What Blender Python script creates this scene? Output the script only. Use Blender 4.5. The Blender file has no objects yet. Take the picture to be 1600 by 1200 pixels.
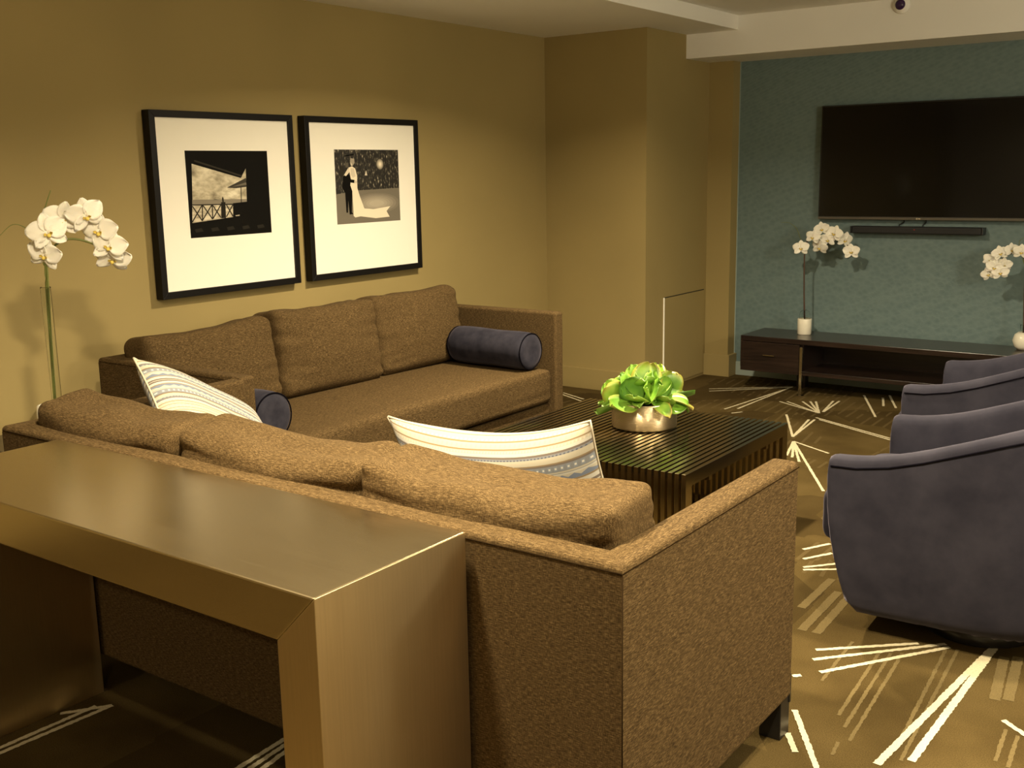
import bpy, bmesh, math, random
from mathutils import Vector, Matrix, noise
R = math.radians
scene = bpy.context.scene
col = scene.collection
random.seed(7)

# ------------------------------------------------------------------ materials
def new_mat(name):
    m = bpy.data.materials.new(name); m.use_nodes = True
    nt = m.node_tree
    return m, nt, nt.nodes['Principled BSDF']

def setp(b, **k):
    names = dict(color='Base Color', rough='Roughness', metal='Metallic', spec='Specular IOR Level', aniso='Anisotropic',
                 sheen='Sheen Weight', sheen_r='Sheen Roughness', sheen_t='Sheen Tint', coat='Coat Weight', coat_r='Coat Roughness', trans='Transmission Weight',
                 sss='Subsurface Weight', ior='IOR')
    for a, v in k.items():
        if a in ('color', 'sheen_t') and len(v) == 3: v = (*v, 1)
        b.inputs[names[a]].default_value = v

def N(nt, t, **k):
    n = nt.nodes.new(t)
    for a, v in k.items(): setattr(n, a, v)
    return n

def plain(name, color, rough=.5, metal=0, **k):
    m, nt, b = new_mat(name); setp(b, color=color, rough=rough, metal=metal, **k); return m

def mapped_noise(nt, scale_vec, scale=1., detail=2., rough=.5, coord='Object'):
    tc = N(nt, 'ShaderNodeTexCoord'); mp = N(nt, 'ShaderNodeMapping'); mp.inputs['Scale'].default_value = scale_vec
    nz = N(nt, 'ShaderNodeTexNoise'); nz.inputs['Scale'].default_value = scale; nz.inputs['Detail'].default_value = detail
    nz.inputs['Roughness'].default_value = rough
    nt.links.new(tc.outputs[coord], mp.inputs['Vector']); nt.links.new(mp.outputs['Vector'], nz.inputs['Vector'])
    return nz.outputs['Fac']

def ramp(nt, fac, stops, interp='LINEAR'):
    r = N(nt, 'ShaderNodeValToRGB'); r.color_ramp.interpolation = interp
    e = r.color_ramp.elements
    while len(e) < len(stops): e.new(.5)
    for i, (p, c) in enumerate(stops):
        e[i].position = p; e[i].color = (*c, 1) if len(c) == 3 else c
    nt.links.new(fac, r.inputs['Fac']); return r.outputs['Color']

def bump(nt, b, height, strength=.3, dist=.002):
    n = N(nt, 'ShaderNodeBump'); n.inputs['Strength'].default_value = strength; n.inputs['Distance'].default_value = dist
    nt.links.new(height, n.inputs['Height']); nt.links.new(n.outputs['Normal'], b.inputs['Normal'])

def math_n(nt, op, a, b=None, c=None):
    n = N(nt, 'ShaderNodeMath', operation=op)
    for i, v in enumerate((a, b, c)):
        if v is None: continue
        if isinstance(v, (int, float)): n.inputs[i].default_value = v
        else: nt.links.new(v, n.inputs[i])
    return n.outputs[0]

def mix(nt, fac, a, b, mode='MIX'):
    n = N(nt, 'ShaderNodeMix', data_type='RGBA', blend_type=mode)
    for s, v in ((n.inputs[0], fac), (n.inputs[6], a), (n.inputs[7], b)):
        if isinstance(v, (int, float)): s.default_value = v
        elif isinstance(v, tuple): s.default_value = (*v, 1) if len(v) == 3 else v
        else: nt.links.new(v, s)
    return n.outputs[2]

def tweed(name, dark, mid, light, scale=1., swap=False):
    m, nt, b = new_mat(name)
    h = mapped_noise(nt, (640, 80, 640) if swap else (70, 640, 640), scale, 2)
    v = mapped_noise(nt, (330, 640, 110) if swap else (640, 330, 110), scale, 2)
    big = mapped_noise(nt, (9, 9, 14), 1, 3)
    s = math_n(nt, 'ADD', math_n(nt, 'MULTIPLY', h, .6), math_n(nt, 'MULTIPLY', v, .4))
    c = ramp(nt, s, [(.36, dark), (.5, mid), (.64, light)])
    c2 = mix(nt, math_n(nt, 'MULTIPLY', big, .35), c, mid)
    nt.links.new(c2, b.inputs['Base Color'])
    setp(b, rough=.92, spec=.08)
    bump(nt, b, s, .35, .0012)
    return m

M = {}
TW = ((.020, .012, .005), (.070, .044, .0175), (.165, .110, .050))
M['tweed'] = tweed('brown_tweed', *TW)
M['tweed_arm'] = tweed('brown_tweed_arm', *TW, swap=True)
M['tweed_seam'] = plain('brown_seam_thread', (.018, .011, .005), 1., spec=0.)
M['black_metal'] = plain('black_metal', (.012, .011, .010), .35)

def wall_paint(name, c, sc=260, st=.12, var=.06):
    m, nt, b = new_mat(name)
    n1 = mapped_noise(nt, (1, 1, 1), sc, 3)
    n2 = mapped_noise(nt, (1, 1, 1), 1.3, 2)
    d = tuple(x * (1 - var) for x in c); l = tuple(x * (1 + var) for x in c)
    nt.links.new(ramp(nt, n2, [(.3, d), (.7, l)]), b.inputs['Base Color'])
    setp(b, rough=.75, spec=.25); bump(nt, b, n1, st, .001)
    return m
M['wall_tan'] = wall_paint('khaki_wall_paint', (.312, .240, .098))
M['trim_tan'] = plain('khaki_trim_paint', (.312, .240, .098), .5)
M['ceiling'] = wall_paint('white_ceiling_paint', (.84, .83, .79), 90, .08, .02)
M['wall_plain'] = wall_paint('beige_wall_paint', (.72, .66, .54))
# embossed teal wallpaper: small scalloped relief
m, nt, b = new_mat('teal_embossed_wallpaper')
tc = N(nt, 'ShaderNodeTexCoord'); mp = N(nt, 'ShaderNodeMapping'); mp.inputs['Scale'].default_value = (27, 27, 31); mp.inputs['Rotation'].default_value = (0, R(24), 0)
nt.links.new(tc.outputs['Object'], mp.inputs['Vector'])
vo = N(nt, 'ShaderNodeTexVoronoi', feature='F1'); vo.inputs['Scale'].default_value = 1.; vo.inputs['Randomness'].default_value = .8
nt.links.new(mp.outputs['Vector'], vo.inputs['Vector'])
wv = N(nt, 'ShaderNodeTexWave', wave_type='RINGS'); wv.inputs['Scale'].default_value = 2.; wv.inputs['Distortion'].default_value = 3.
nt.links.new(mp.outputs['Vector'], wv.inputs['Vector'])
hh = math_n(nt, 'ADD', vo.outputs['Distance'], math_n(nt, 'MULTIPLY', wv.outputs['Fac'], .25))
nt.links.new(ramp(nt, hh, [(.1, (.115, .172, .180)), (.9, (.150, .212, .213))]), b.inputs['Base Color'])
setp(b, rough=.5, spec=.4); bump(nt, b, hh, .45, .004); M['teal'] = m
M['teal_trim'] = plain('pale_teal_trim_paint', (.30, .36, .33), .5)

# carpet
m, nt, b = new_mat('patterned_brown_carpet')
tc = N(nt, 'ShaderNodeTexCoord')
vo = N(nt, 'ShaderNodeTexVoronoi', feature='F1', distance='MANHATTAN'); vo.inputs['Scale'].default_value = 1.7
nt.links.new(tc.outputs['Object'], vo.inputs['Vector'])
sx = N(nt, 'ShaderNodeSeparateColor'); nt.links.new(vo.outputs['Color'], sx.inputs[0])
ang = math_n(nt, 'ADD', math_n(nt, 'MULTIPLY', sx.outputs[0], .3), -.15)
vr = N(nt, 'ShaderNodeVectorRotate', rotation_type='Z_AXIS'); nt.links.new(tc.outputs['Object'], vr.inputs['Vector']); nt.links.new(ang, vr.inputs['Angle'])
sp = N(nt, 'ShaderNodeSeparateXYZ'); nt.links.new(vr.outputs[0], sp.inputs[0])
fr = math_n(nt, 'FRACT', math_n(nt, 'MULTIPLY', sp.outputs[0], 15.))
ln = math_n(nt, 'LESS_THAN', fr, .24)
cellmask = math_n(nt, 'GREATER_THAN', sx.outputs[1], .45)
patch = mapped_noise(nt, (1, 1, 1), 7., 2)
seg = math_n(nt, 'GREATER_THAN', patch, .44)
lm = math_n(nt, 'MULTIPLY', math_n(nt, 'MULTIPLY', ln, cellmask), seg)
spo = N(nt, 'ShaderNodeSeparateXYZ'); nt.links.new(tc.outputs['Object'], spo.inputs[0])
lm = math_n(nt, 'MULTIPLY', lm, math_n(nt, 'GREATER_THAN', spo.outputs[1], 2.62))   # the woven hatching fills this part of the design
pile = mapped_noise(nt, (1, 1, 1), 330., 3, .7)
blot = mapped_noise(nt, (1, 1, 1), 2.6, 3)
base = ramp(nt, blot, [(.3, (.060, .040, .014)), (.5, (.092, .063, .0225)), (.72, (.122, .085, .032))])
dk = math_n(nt, 'MULTIPLY', math_n(nt, 'LESS_THAN', sx.outputs[2], .28), .45)
base = mix(nt, dk, base, (.040, .026, .010))
cc = mix(nt, math_n(nt, 'MULTIPLY', lm, .42), base, (.17, .125, .058))
cc = mix(nt, .85, cc, ramp(nt, pile, [(.25, (.45, .45, .45)), (.75, (1.45, 1.45, 1.45))]), 'MULTIPLY')
nt.links.new(cc, b.inputs['Base Color']); setp(b, rough=.98, spec=.03); bump(nt, b, pile, .8, .006)
M['carpet'] = m
def yarn(name, c):
    m, nt, b = new_mat(name); p = mapped_noise(nt, (1, 1, 1), 330., 2)
    nt.links.new(ramp(nt, p, [(.25, tuple(x * .7 for x in c)), (.7, c)]), b.inputs['Base Color']); setp(b, rough=.97, spec=.05); bump(nt, b, p, .6, .004); return m
M['cream_yarn'] = yarn('cream_carpet_yarn', (.72, .64, .44))
M['tan_yarn'] = yarn('tan_carpet_yarn', (.155, .115, .050))

# metals
def brushed(name, c, rough, vec, st=.05):
    m, nt, b = new_mat(name)
    n = mapped_noise(nt, vec, 1, 3); n2 = mapped_noise(nt, (3, 3, 3), 1, 3)
    nt.links.new(ramp(nt, n, [(.3, tuple(x * .94 for x in c)), (.7, c)]), b.inputs['Base Color'])
    nt.links.new(math_n(nt, 'ADD', math_n(nt, 'MULTIPLY', math_n(nt, 'ADD', n, n2), .05), rough - .045), b.inputs['Roughness'])
    setp(b, metal=1.); bump(nt, b, n, st * .5, .0003); return m
M['brushed_top'] = brushed('brushed_champagne_metal', (.68, .57, .37), .23, (6, 260, 260))
M['brushed_side'] = brushed('brushed_champagne_metal_upright', (.74, .59, .34), .36, (260, 260, 6))
M['dark_chrome'] = plain('dark_polished_steel', (.48, .40, .25), .17, 1.)
M['chrome'] = plain('polished_chrome', (.75, .72, .66), .15, 1.)
m, nt, b = new_mat('ribbed_champagne_metal')
tc = N(nt, 'ShaderNodeTexCoord'); sp = N(nt, 'ShaderNodeSeparateXYZ'); nt.links.new(tc.outputs['Object'], sp.inputs[0])
sn = math_n(nt, 'SINE', math_n(nt, 'MULTIPLY', sp.outputs[2], 1500.))
setp(b, color=(.56, .47, .32), metal=1., rough=.3); bump(nt, b, sn, .35, .001); M['ribbed'] = m

# black / dark
M['frame_black'] = plain('black_lacquered_wood', (.006, .005, .0045), .45, spec=.22)
M['mat_white'] = plain('white_mat_board', (.90, .87, .78), .6)
M['espresso'] = None
m, nt, b = new_mat('espresso_wood')
n = mapped_noise(nt, (4, 30, 60), 1, 4)
nt.links.new(ramp(nt, n, [(.3, (.010, .006, .005)), (.7, (.026, .015, .011))]), b.inputs['Base Color']); setp(b, rough=.28, spec=.5, coat=.2, coat_r=.2); M['espresso'] = m
M['screen'] = plain('black_glass_screen', (.004, .004, .004), .08, spec=.3)
M['tv_case'] = plain('black_plastic', (.010, .010, .010), .35)
M['tv_strip'] = plain('silver_plastic_strip', (.16, .15, .13), .3, .7)
M['mesh_black'] = plain('black_speaker_cloth', (.010, .010, .011), .7)
M['logo'] = plain('silver_badge', (.8, .78, .72), .25, 1.)

# suede
def suede(name, a, c, sc=7.):
    m, nt, b = new_mat(name)
    n = mapped_noise(nt, (1, 1, 1.), sc, 4, .6); f = mapped_noise(nt, (1, 1, 1), 500., 2)
    nt.links.new(ramp(nt, n, [(.32, a), (.68, c)]), b.inputs['Base Color'])
    setp(b, rough=.85, spec=.12, sheen=.22, sheen_r=.35, sheen_t=(.75, .68, .85)); bump(nt, b, f, .15, .001); return m
M['suede'] = suede('slate_purple_suede', (.0195, .0188, .029), (.035, .0335, .0475))
M['suede_seam'] = plain('dark_suede_seam', (.005, .0045, .007), 1., spec=0.)
M['navy'] = suede('navy_velvet', (.012, .012, .020), (.032, .031, .044), 12.)

# pillow weave (v runs down from the top edge, u along it)
m, nt, b = new_mat('striped_woven_cotton')
uv = N(nt, 'ShaderNodeUVMap'); sp = N(nt, 'ShaderNodeSeparateXYZ'); nt.links.new(uv.outputs[0], sp.inputs[0])
u, v = sp.outputs[0], math_n(nt, 'PINGPONG', math_n(nt, 'MULTIPLY', sp.outputs[1], 1.9), .66)
cr, tn, tp, gy, wh = (.46, .42, .33), (.25, .18, .10), (.16, .13, .11), (.22, .23, .245), (.52, .50, .44)
stops = [(0, cr), (.035, tn), (.045, cr), (.10, tn), (.115, cr), (.15, wh), (.185, tp), (.21, gy), (.235, cr), (.31, tn), (.325, tp), (.345, gy), (.43, cr), (.45, gy), (.46, wh), (.48, cr), (.55, tn), (.57, wh), (.62, tp), (.65, cr), (.75, gy), (.80, wh), (.90, tn), (.93, cr)]
basec = ramp(nt, v, stops, 'CONSTANT')
def band(a, c): return math_n(nt, 'MULTIPLY', math_n(nt, 'GREATER_THAN', v, a), math_n(nt, 'LESS_THAN', v, c))
def dots(freq, th): return math_n(nt, 'GREATER_THAN', math_n(nt, 'SINE', math_n(nt, 'MULTIPLY', u, freq)), th)
d1 = math_n(nt, 'MULTIPLY', band(.06, .09), dots(260., .3))
c = mix(nt, d1, basec, (.55, .45, .30))
d1b = math_n(nt, 'MULTIPLY', band(.02, .032), dots(300., .1)); c = mix(nt, d1b, c, (.45, .45, .45))
d2 = math_n(nt, 'MULTIPLY', band(.222, .238), dots(380., .1)); c = mix(nt, d2, c, (.10, .11, .15))
d3 = math_n(nt, 'MULTIPLY', band(.36, .42), dots(230., -.1)); c = mix(nt, d3, c, (.24, .27, .31))
d3b = math_n(nt, 'MULTIPLY', band(.378, .402), dots(230., .6)); c = mix(nt, d3b, c, (.62, .60, .54))
d4 = math_n(nt, 'MULTIPLY', band(.128, .148), dots(420., .2)); c = mix(nt, d4, c, (.60, .52, .40))
tri = math_n(nt, 'ABSOLUTE', math_n(nt, 'SUBTRACT', math_n(nt, 'FRACT', math_n(nt, 'MULTIPLY', u, 20.)), .5))
zz = math_n(nt, 'GREATER_THAN', v, math_n(nt, 'ADD', math_n(nt, 'MULTIPLY', tri, .07), .485))
d5 = math_n(nt, 'MULTIPLY', band(.485, .55), zz); c = mix(nt, d5, c, (.17, .20, .27))
wn = mapped_noise(nt, (900, 900, 1), 1, 1, coord='UV')
c = mix(nt, .6, c, ramp(nt, wn, [(.3, (.8, .8, .8)), (.7, (1.12, 1.12, 1.12))]), 'MULTIPLY')
nt.links.new(c, b.inputs['Base Color']); setp(b, rough=.9, spec=.15, sheen=.1); bump(nt, b, wn, .25, .001); M['pillow'] = m
M['pillow_pipe'] = plain('cream_piping', (.52, .46, .34), .85)

# plants
m, nt, b = new_mat('white_orchid_petal')
setp(b, color=(.88, .85, .76), rough=.6, sss=.15); b.inputs['Subsurface Radius'].default_value = (.01, .008, .004); M['petal'] = m
M['lip'] = plain('yellow_orchid_lip', (.78, .60, .12), .6)
M['stem_green'] = plain('green_stem', (.13, .15, .03), .5)
M['stem_brown'] = plain('brown_stem', (.07, .035, .02), .6)
M['ceramic'] = plain('white_ceramic', (.80, .76, .64), .25)
m, nt, b = new_mat('clear_glass'); setp(b, color=(.95, .97, .95), rough=.02, trans=1., ior=1.12); M['glass'] = m
m, nt, b = new_mat('succulent_leaf')
tc = N(nt, 'ShaderNodeTexCoord'); n = mapped_noise(nt, (1, 1, 1), 14., 2)
at = N(nt, 'ShaderNodeAttribute', attribute_name='tip'); 
c = ramp(nt, n, [(.3, (.07, .18, .016)), (.52, (.19, .37, .032)), (.75, (.34, .50, .07))])
at2 = N(nt, 'ShaderNodeAttribute', attribute_name='tone')
c = mix(nt, at2.outputs['Fac'], c, (.035, .11, .016))
c = mix(nt, at.outputs['Fac'], c, (.42, .16, .05))
nt.links.new(c, b.inputs['Base Color']); setp(b, rough=.38, spec=.45, sss=.1); b.inputs['Subsurface Radius'].default_value = (.006, .01, .002); M['leaf'] = m
M['soil'] = plain('dark_soil', (.03, .022, .015), .95)

# ------------------------------------------------------------------ mesh helpers
def obj(name, bm, mat, parent=None, smooth=False, loc=None, mods=()):
    me = bpy.data.meshes.new(name)
    bmesh.ops.recalc_face_normals(bm, faces=bm.faces)
    bm.to_mesh(me); bm.free()
    for mm in (mat if isinstance(mat, (list, tuple)) else [mat]): me.materials.append(mm)
    if smooth:
        for p in me.polygons: p.use_smooth = True
    o = bpy.data.objects.new(name, me); col.objects.link(o)
    if parent: o.parent = parent
    if loc: o.location = loc
    for m in mods:
        if m == 'wn': o.modifiers.new('wn', 'WEIGHTED_NORMAL')
        else: s = o.modifiers.new('sub', 'SUBSURF'); s.levels = m; s.render_levels = m
    return o

def thing(name, label, cat, loc=(0, 0, 0), rz=0., group=None):
    o = bpy.data.objects.new(name, None); o.empty_display_size = .1; col.objects.link(o)
    o.location = loc; o.rotation_euler = (0, 0, rz)
    return tag(o, label, cat, group)

def tag(o, label, cat, group=None):
    o['label'] = label; o['category'] = cat
    if group: o['group'] = group
    return o

def struct(name, bm, mat, smooth=False):
    o = obj(name, bm, mat, None, smooth); o['kind'] = 'structure'; return o

def box(bm, x0, x1, y0, y1, z0, z1, bev=0., seg=2):
    vs = [bm.verts.new((x, y, z)) for x in (x0, x1) for y in (y0, y1) for z in (z0, z1)]
    fs = [(0, 1, 3, 2), (4, 6, 7, 5), (0, 4, 5, 1), (2, 3, 7, 6), (0, 2, 6, 4), (1, 5, 7, 3)]
    F = [bm.faces.new([vs[i] for i in f]) for f in fs]
    if bev:
        es = list({e for f in F for e in f.edges})
        bmesh.ops.bevel(bm, geom=es, offset=bev, segments=seg, profile=.5, affect='EDGES')

def BM(): return bmesh.new()
def boxbm(*a, **k):
    bm = BM(); box(bm, *a, **k); return bm

def tube(bm, pts, r, seg=8, cap=True):
    pts = [Vector(p) for p in pts]; rings = []
    rr = r if isinstance(r, (list, tuple)) else [r] * len(pts)
    up = Vector((0, 0, 1))
    for i, p in enumerate(pts):
        t = (pts[min(i + 1, len(pts) - 1)] - pts[max(i - 1, 0)]).normalized()
        a = t.cross(up)
        if a.length < .05: a = t.cross(Vector((1, 0, 0)))
        a.normalize(); b = t.cross(a)
        rings.append([bm.verts.new(p + (a * math.cos(k * 2 * math.pi / seg) + b * math.sin(k * 2 * math.pi / seg)) * rr[i]) for k in range(seg)])
    for A, B in zip(rings, rings[1:]):
        for k in range(seg): bm.faces.new((A[k], A[(k + 1) % seg], B[(k + 1) % seg], B[k]))
    if cap:
        bm.faces.new(rings[0][::-1]); bm.faces.new(rings[-1])

def smooth_path(pts, n=6):
    P = [Vector(p) for p in pts]; out = []
    for i in range(len(P) - 1):
        p0, p1, p2, p3 = P[max(i - 1, 0)], P[i], P[i + 1], P[min(i + 2, len(P) - 1)]
        for k in range(n):
            t = k / n
            out.append(.5 * ((2 * p1) + (p2 - p0) * t + (2 * p0 - 5 * p1 + 4 * p2 - p3) * t * t + (3 * p1 - p0 - 3 * p2 + p3) * t ** 3))
    out.append(P[-1]); return out

def lathe(bm, prof, seg=40, loc=(0, 0, 0)):
    rings = []
    for r, z in prof:
        if r < 1e-6: rings.append([bm.verts.new((loc[0], loc[1], loc[2] + z))])
        else: rings.append([bm.verts.new((loc[0] + r * math.cos(2 * math.pi * k / seg), loc[1] + r * math.sin(2 * math.pi * k / seg), loc[2] + z)) for k in range(seg)])
    for A, B in zip(rings, rings[1:]):
        for k in range(seg):
            k2 = (k + 1) % seg
            if len(A) == 1 and len(B) == 1: continue
            if len(A) == 1: bm.faces.new((A[0], B[k], B[k2]))
            elif len(B) == 1: bm.faces.new((A[k], A[k2], B[0]))
            else: bm.faces.new((A[k], A[k2], B[k2], B[k]))

def prism(bm, poly, h0, h1, axis='z', bev=0.):
    def P(a, b, h):
        return {'z': (a, b, h), 'y': (a, h, b), 'x': (h, a, b)}[axis]
    A = [bm.verts.new(P(a, b, h0)) for a, b in poly]; B = [bm.verts.new(P(a, b, h1)) for a, b in poly]
    F = [bm.faces.new(A[::-1]), bm.faces.new(B)]
    n = len(poly)
    for i in range(n): F.append(bm.faces.new((A[i], A[(i + 1) % n], B[(i + 1) % n], B[i])))
    if bev:
        bmesh.ops.bevel(bm, geom=list({e for f in F for e in f.edges}), offset=bev, segments=2, profile=.5, affect='EDGES')

def cushion(w, d, h, r, bulge=.02, crown=0., sag=0., seed=0, n=18, wrinkle=.004, ear=0., creases=()):
    """plump upholstered block centred at the origin: w along x, d along y, h along z"""
    bm = BM(); half = Vector((w / 2, d / 2, h / 2)); inner = half - Vector((r, r, r)); cache = {}
    def pt(a, b, c):
        key = (round(a, 5), round(b, 5), round(c, 5))
        if key in cache: return cache[key]
        P = Vector((a * half.x, b * half.y, c * half.z))
        q = Vector([max(-inner[i], min(inner[i], P[i])) for i in range(3)])
        dv = P - q; p = q + dv.normalized() * r
        x, y, z = p.x / half.x, p.y / half.y, p.z / half.z
        p.y += (1 if b > 0 else -1) * bulge * (1 - x * x) * (1 - z * z) * abs(y)
        if z > 0: p.z += (crown * (1 - x * x) - sag * math.exp(-((x - .15) * 1.6) ** 2) + ear * (abs(x) ** 5)) * z
        p.x *= 1 - .02 * (1 - z * z) * 0
        e = abs(x) ** 3
        p.y += wrinkle * e * noise.noise(Vector((x * 2, z * 5 + seed * 3.1, seed + b))) * 2.2
        p.z += wrinkle * 1.5 * noise.noise(Vector((x * 2.6 + seed * 1.7, y * 1.5, seed))) * max(z, 0)
        for (z0, sl, side, dep) in creases:          # soft folds running in from an end seam
            xx = x * side
            k_ = max(0., (xx + .25) / 1.25)
            p.y -= (1 if b > 0 else -1) * dep * math.exp(-((z - z0 - sl * (1 - xx)) / .045) ** 2) * k_ ** 1.5 * (1 - abs(z) ** 6)
        cache[key] = bm.verts.new(p); return cache[key]
    g = [math.sin((-1 + 2 * i / n) * math.pi / 2) for i in range(n + 1)]
    for s in (-1, 1):
        for i in range(n):
            for j in range(n):
                for ax in range(3):
                    c4 = []
                    for (ii, jj) in ((i, j), (i + 1, j), (i + 1, j + 1), (i, j + 1)):
                        t = [g[ii], g[jj]]; t.insert(ax, s); c4.append(pt(*t))
                    if len(set(c4)) == 4: bm.faces.new(c4)
    return bm

# ------------------------------------------------------------------ setting
XB, XP = .788, .972
YC, YP, YT, YB = 5.166, 6.072, 6.184, 5.7115
ZS, ZB, ZH, XS = 2.387, 2.23, 2.477, 1.161
XR, YF = 6.2, -3.6
T = .12
# floor with the cream and tan yarn figures tufted into it
LINES = [(3.157,2.002,3.410,2.228),(3.174,1.931,3.483,2.271),(3.223,1.860,3.499,2.253),(3.525,1.443,3.616,2.365),(3.593,1.507,3.618,2.355),(3.739,1.859,3.874,1.754),(3.247,1.596,3.443,1.280),(3.279,1.465,3.333,1.383),(3.164,1.790,3.184,1.808),(2.786,2.859,2.851,2.982),(2.826,2.756,2.896,2.879),(2.859,2.670,2.955,2.783),(2.868,2.645,2.976,2.723),(1.970,5.244,1.632,5.442),(1.970,5.244,1.674,5.467),(1.970,5.244,1.758,5.518),(1.970,5.244,1.800,5.543),(1.970,5.244,1.831,5.562),(1.977,5.290,1.921,5.633),(1.980,5.292,1.955,5.653),(2.059,4.589,1.814,5.107),(2.059,4.589,1.980,5.046),(2.059,4.589,2.010,5.064),(1.996,5.119,2.530,4.838),(2.032,5.077,2.540,4.801),(2.101,4.494,2.356,4.344),(2.101,4.494,2.573,3.668),(2.101,4.494,2.183,4.189),(2.101,4.494,2.223,4.168),(2.101,4.494,2.286,4.103),(1.063,5.582,1.524,5.943),(1.098,5.510,1.530,5.928),(1.427,5.048,1.526,5.937),(1.492,5.102,1.519,5.855),(1.513,4.965,1.555,5.033),(2.030,5.911,2.294,5.319),(2.160,5.894,2.241,5.646),(2.172,5.997,2.323,5.630),(0.280,4.908,0.520,4.785),(0.269,4.951,0.502,4.845),(1.585,0.158,1.605,0.522),(1.560,0.172,1.570,0.492),(1.524,0.407,1.605,0.520),(2.178,0.490,2.168,0.676),(2.205,0.509,2.192,0.656),(2.233,0.528,2.218,0.635)]
TAN = [(3.358,1.636,3.328,2.089),(3.394,1.579,3.359,2.109),(3.429,1.518,3.389,2.129),(3.543,1.552,3.493,2.232),(3.570,1.495,3.524,2.253),(3.247,1.810,3.232,2.126),(3.693,1.969,3.655,2.275),(3.726,1.986,3.691,2.299),(2.995,2.297,2.990,2.615),(3.064,2.120,3.052,2.508),(3.113,2.123,3.100,2.469),(3.769,1.627,3.756,1.812),(3.802,1.613,3.789,1.794),(3.416,1.424,3.407,1.496)]
bm = BM()
box(bm, -T, XR + T, YF - T, YT + T, -.1, 0)
for f in bm.faces: f.material_index = 0
def strip(x0, y0, x1, y1, w, z, mi):
    a, c = Vector((x0, y0, 0)), Vector((x1, y1, 0)); d = c - a; L = d.length; d.normalize(); p = Vector((-d.y, d.x, 0))
    n = max(2, int(L / .008)); prev = None
    for i in range(n + 1):
        q = a + d * L * i / n
        j = lambda: (random.random() - .5) * .0032
        ring = [bm.verts.new(q + p * (w / 2 + j()) + Vector((0, 0, z))), bm.verts.new(q - p * (w / 2 + j()) + Vector((0, 0, z)))]
        if prev:
            f = bm.faces.new((prev[0], prev[1], ring[1], ring[0])); f.material_index = mi
        prev = ring
for i, l in enumerate(LINES):
    far = l[1] > 4
    strip(*l, .021 if i in (3, 4) else .016 if not far else .014, .0016 + .00004 * (i % 9), 1)
for i, l in enumerate(TAN):
    strip(*l, .030 if i in (6, 7, 8, 9, 10) else .0105, .0010 + .00004 * (i % 5), 2)
struct('floor', bm, [M['carpet'], M['cream_yarn'], M['tan_yarn']])

struct('wall_left', boxbm(-T, 0, YF, YC, 0, ZH + .3), M['wall_tan'])
bm = BM(); prism(bm, [(-T, YC), (XB, YC), (XB, YP), (XP, YP), (XP, YT), (-T, YT)], 0, ZH + .3)
struct('wall_corner', bm, M['wall_tan'])
struct('wall_back', boxbm(-T, XR + T, YT, YT + T, 0, ZH + .3), M['teal'])
struct('wall_right', boxbm(XR, XR + T, YF, YT, 0, ZH + .3), M['wall_plain'])
struct('wall_front', boxbm(-T, XR + T, YF - T, YF, 0, ZH + .3), M['wall_plain'])
struct('ceiling', boxbm(0, XR, YF, YT, ZH, ZH + .2), M['ceiling'])
struct('trim_1', boxbm(0, XS, YF, YB, ZS, ZH), M['ceiling'])          # dropped soffit along the picture wall
struct('trim_2', boxbm(XB, XR, YB, YT, ZB, ZH), M['ceiling'])         # beam in front of the teal wall
def bb(poly): 
    bm = BM(); prism(bm, poly, 0, .145, bev=.002); return bm
struct('baseboard_corner', bb([(0.0, YC - .012), (XB + .012, YC - .012), (XB + .012, 5.40), (XB, 5.40), (XB, YC), (0, YC)]), M['trim_tan'])
bm = BM(); prism(bm, [(XB, YP - .02), (XP + .02, YP - .02), (XP + .02, YT), (XP, YT), (XP, YP), (XB, YP)], 0, .16, bev=.002)
struct('baseboard_pillar', bm, M['trim_tan'])
struct('baseboard_back', boxbm(XP + .02, XR, YT - .014, YT, 0, .10, bev=.002), M['teal_trim'])
struct('baseboard_left', boxbm(0, .012, YF, YC - .012, 0, .145, bev=.002), M['trim_tan'])
struct('trim_3', boxbm(XP + .0005, XP + .006, YT - .006, YT, .1, ZB), M['teal_trim'])   # pale bead where the teal paper ends

ap = thing('access_panel', 'tan access panel low on the side of the tan wall bump', 'access panel', (XB, 5.42, 0))
obj('panel', boxbm(0.001, .007, .006, .615, .02, .632, bev=.001), M['wall_tan'], ap)
e = obj('edge_strip', boxbm(0.001, .009, -.004, .004, .02, .636), M['mat_white'], ap); e['label'] = 'pale strip along the panel edge'
obj('shadow_gap', boxbm(0.0005, .003, .004, .617, .632, .638), M['frame_black'], ap)

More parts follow.
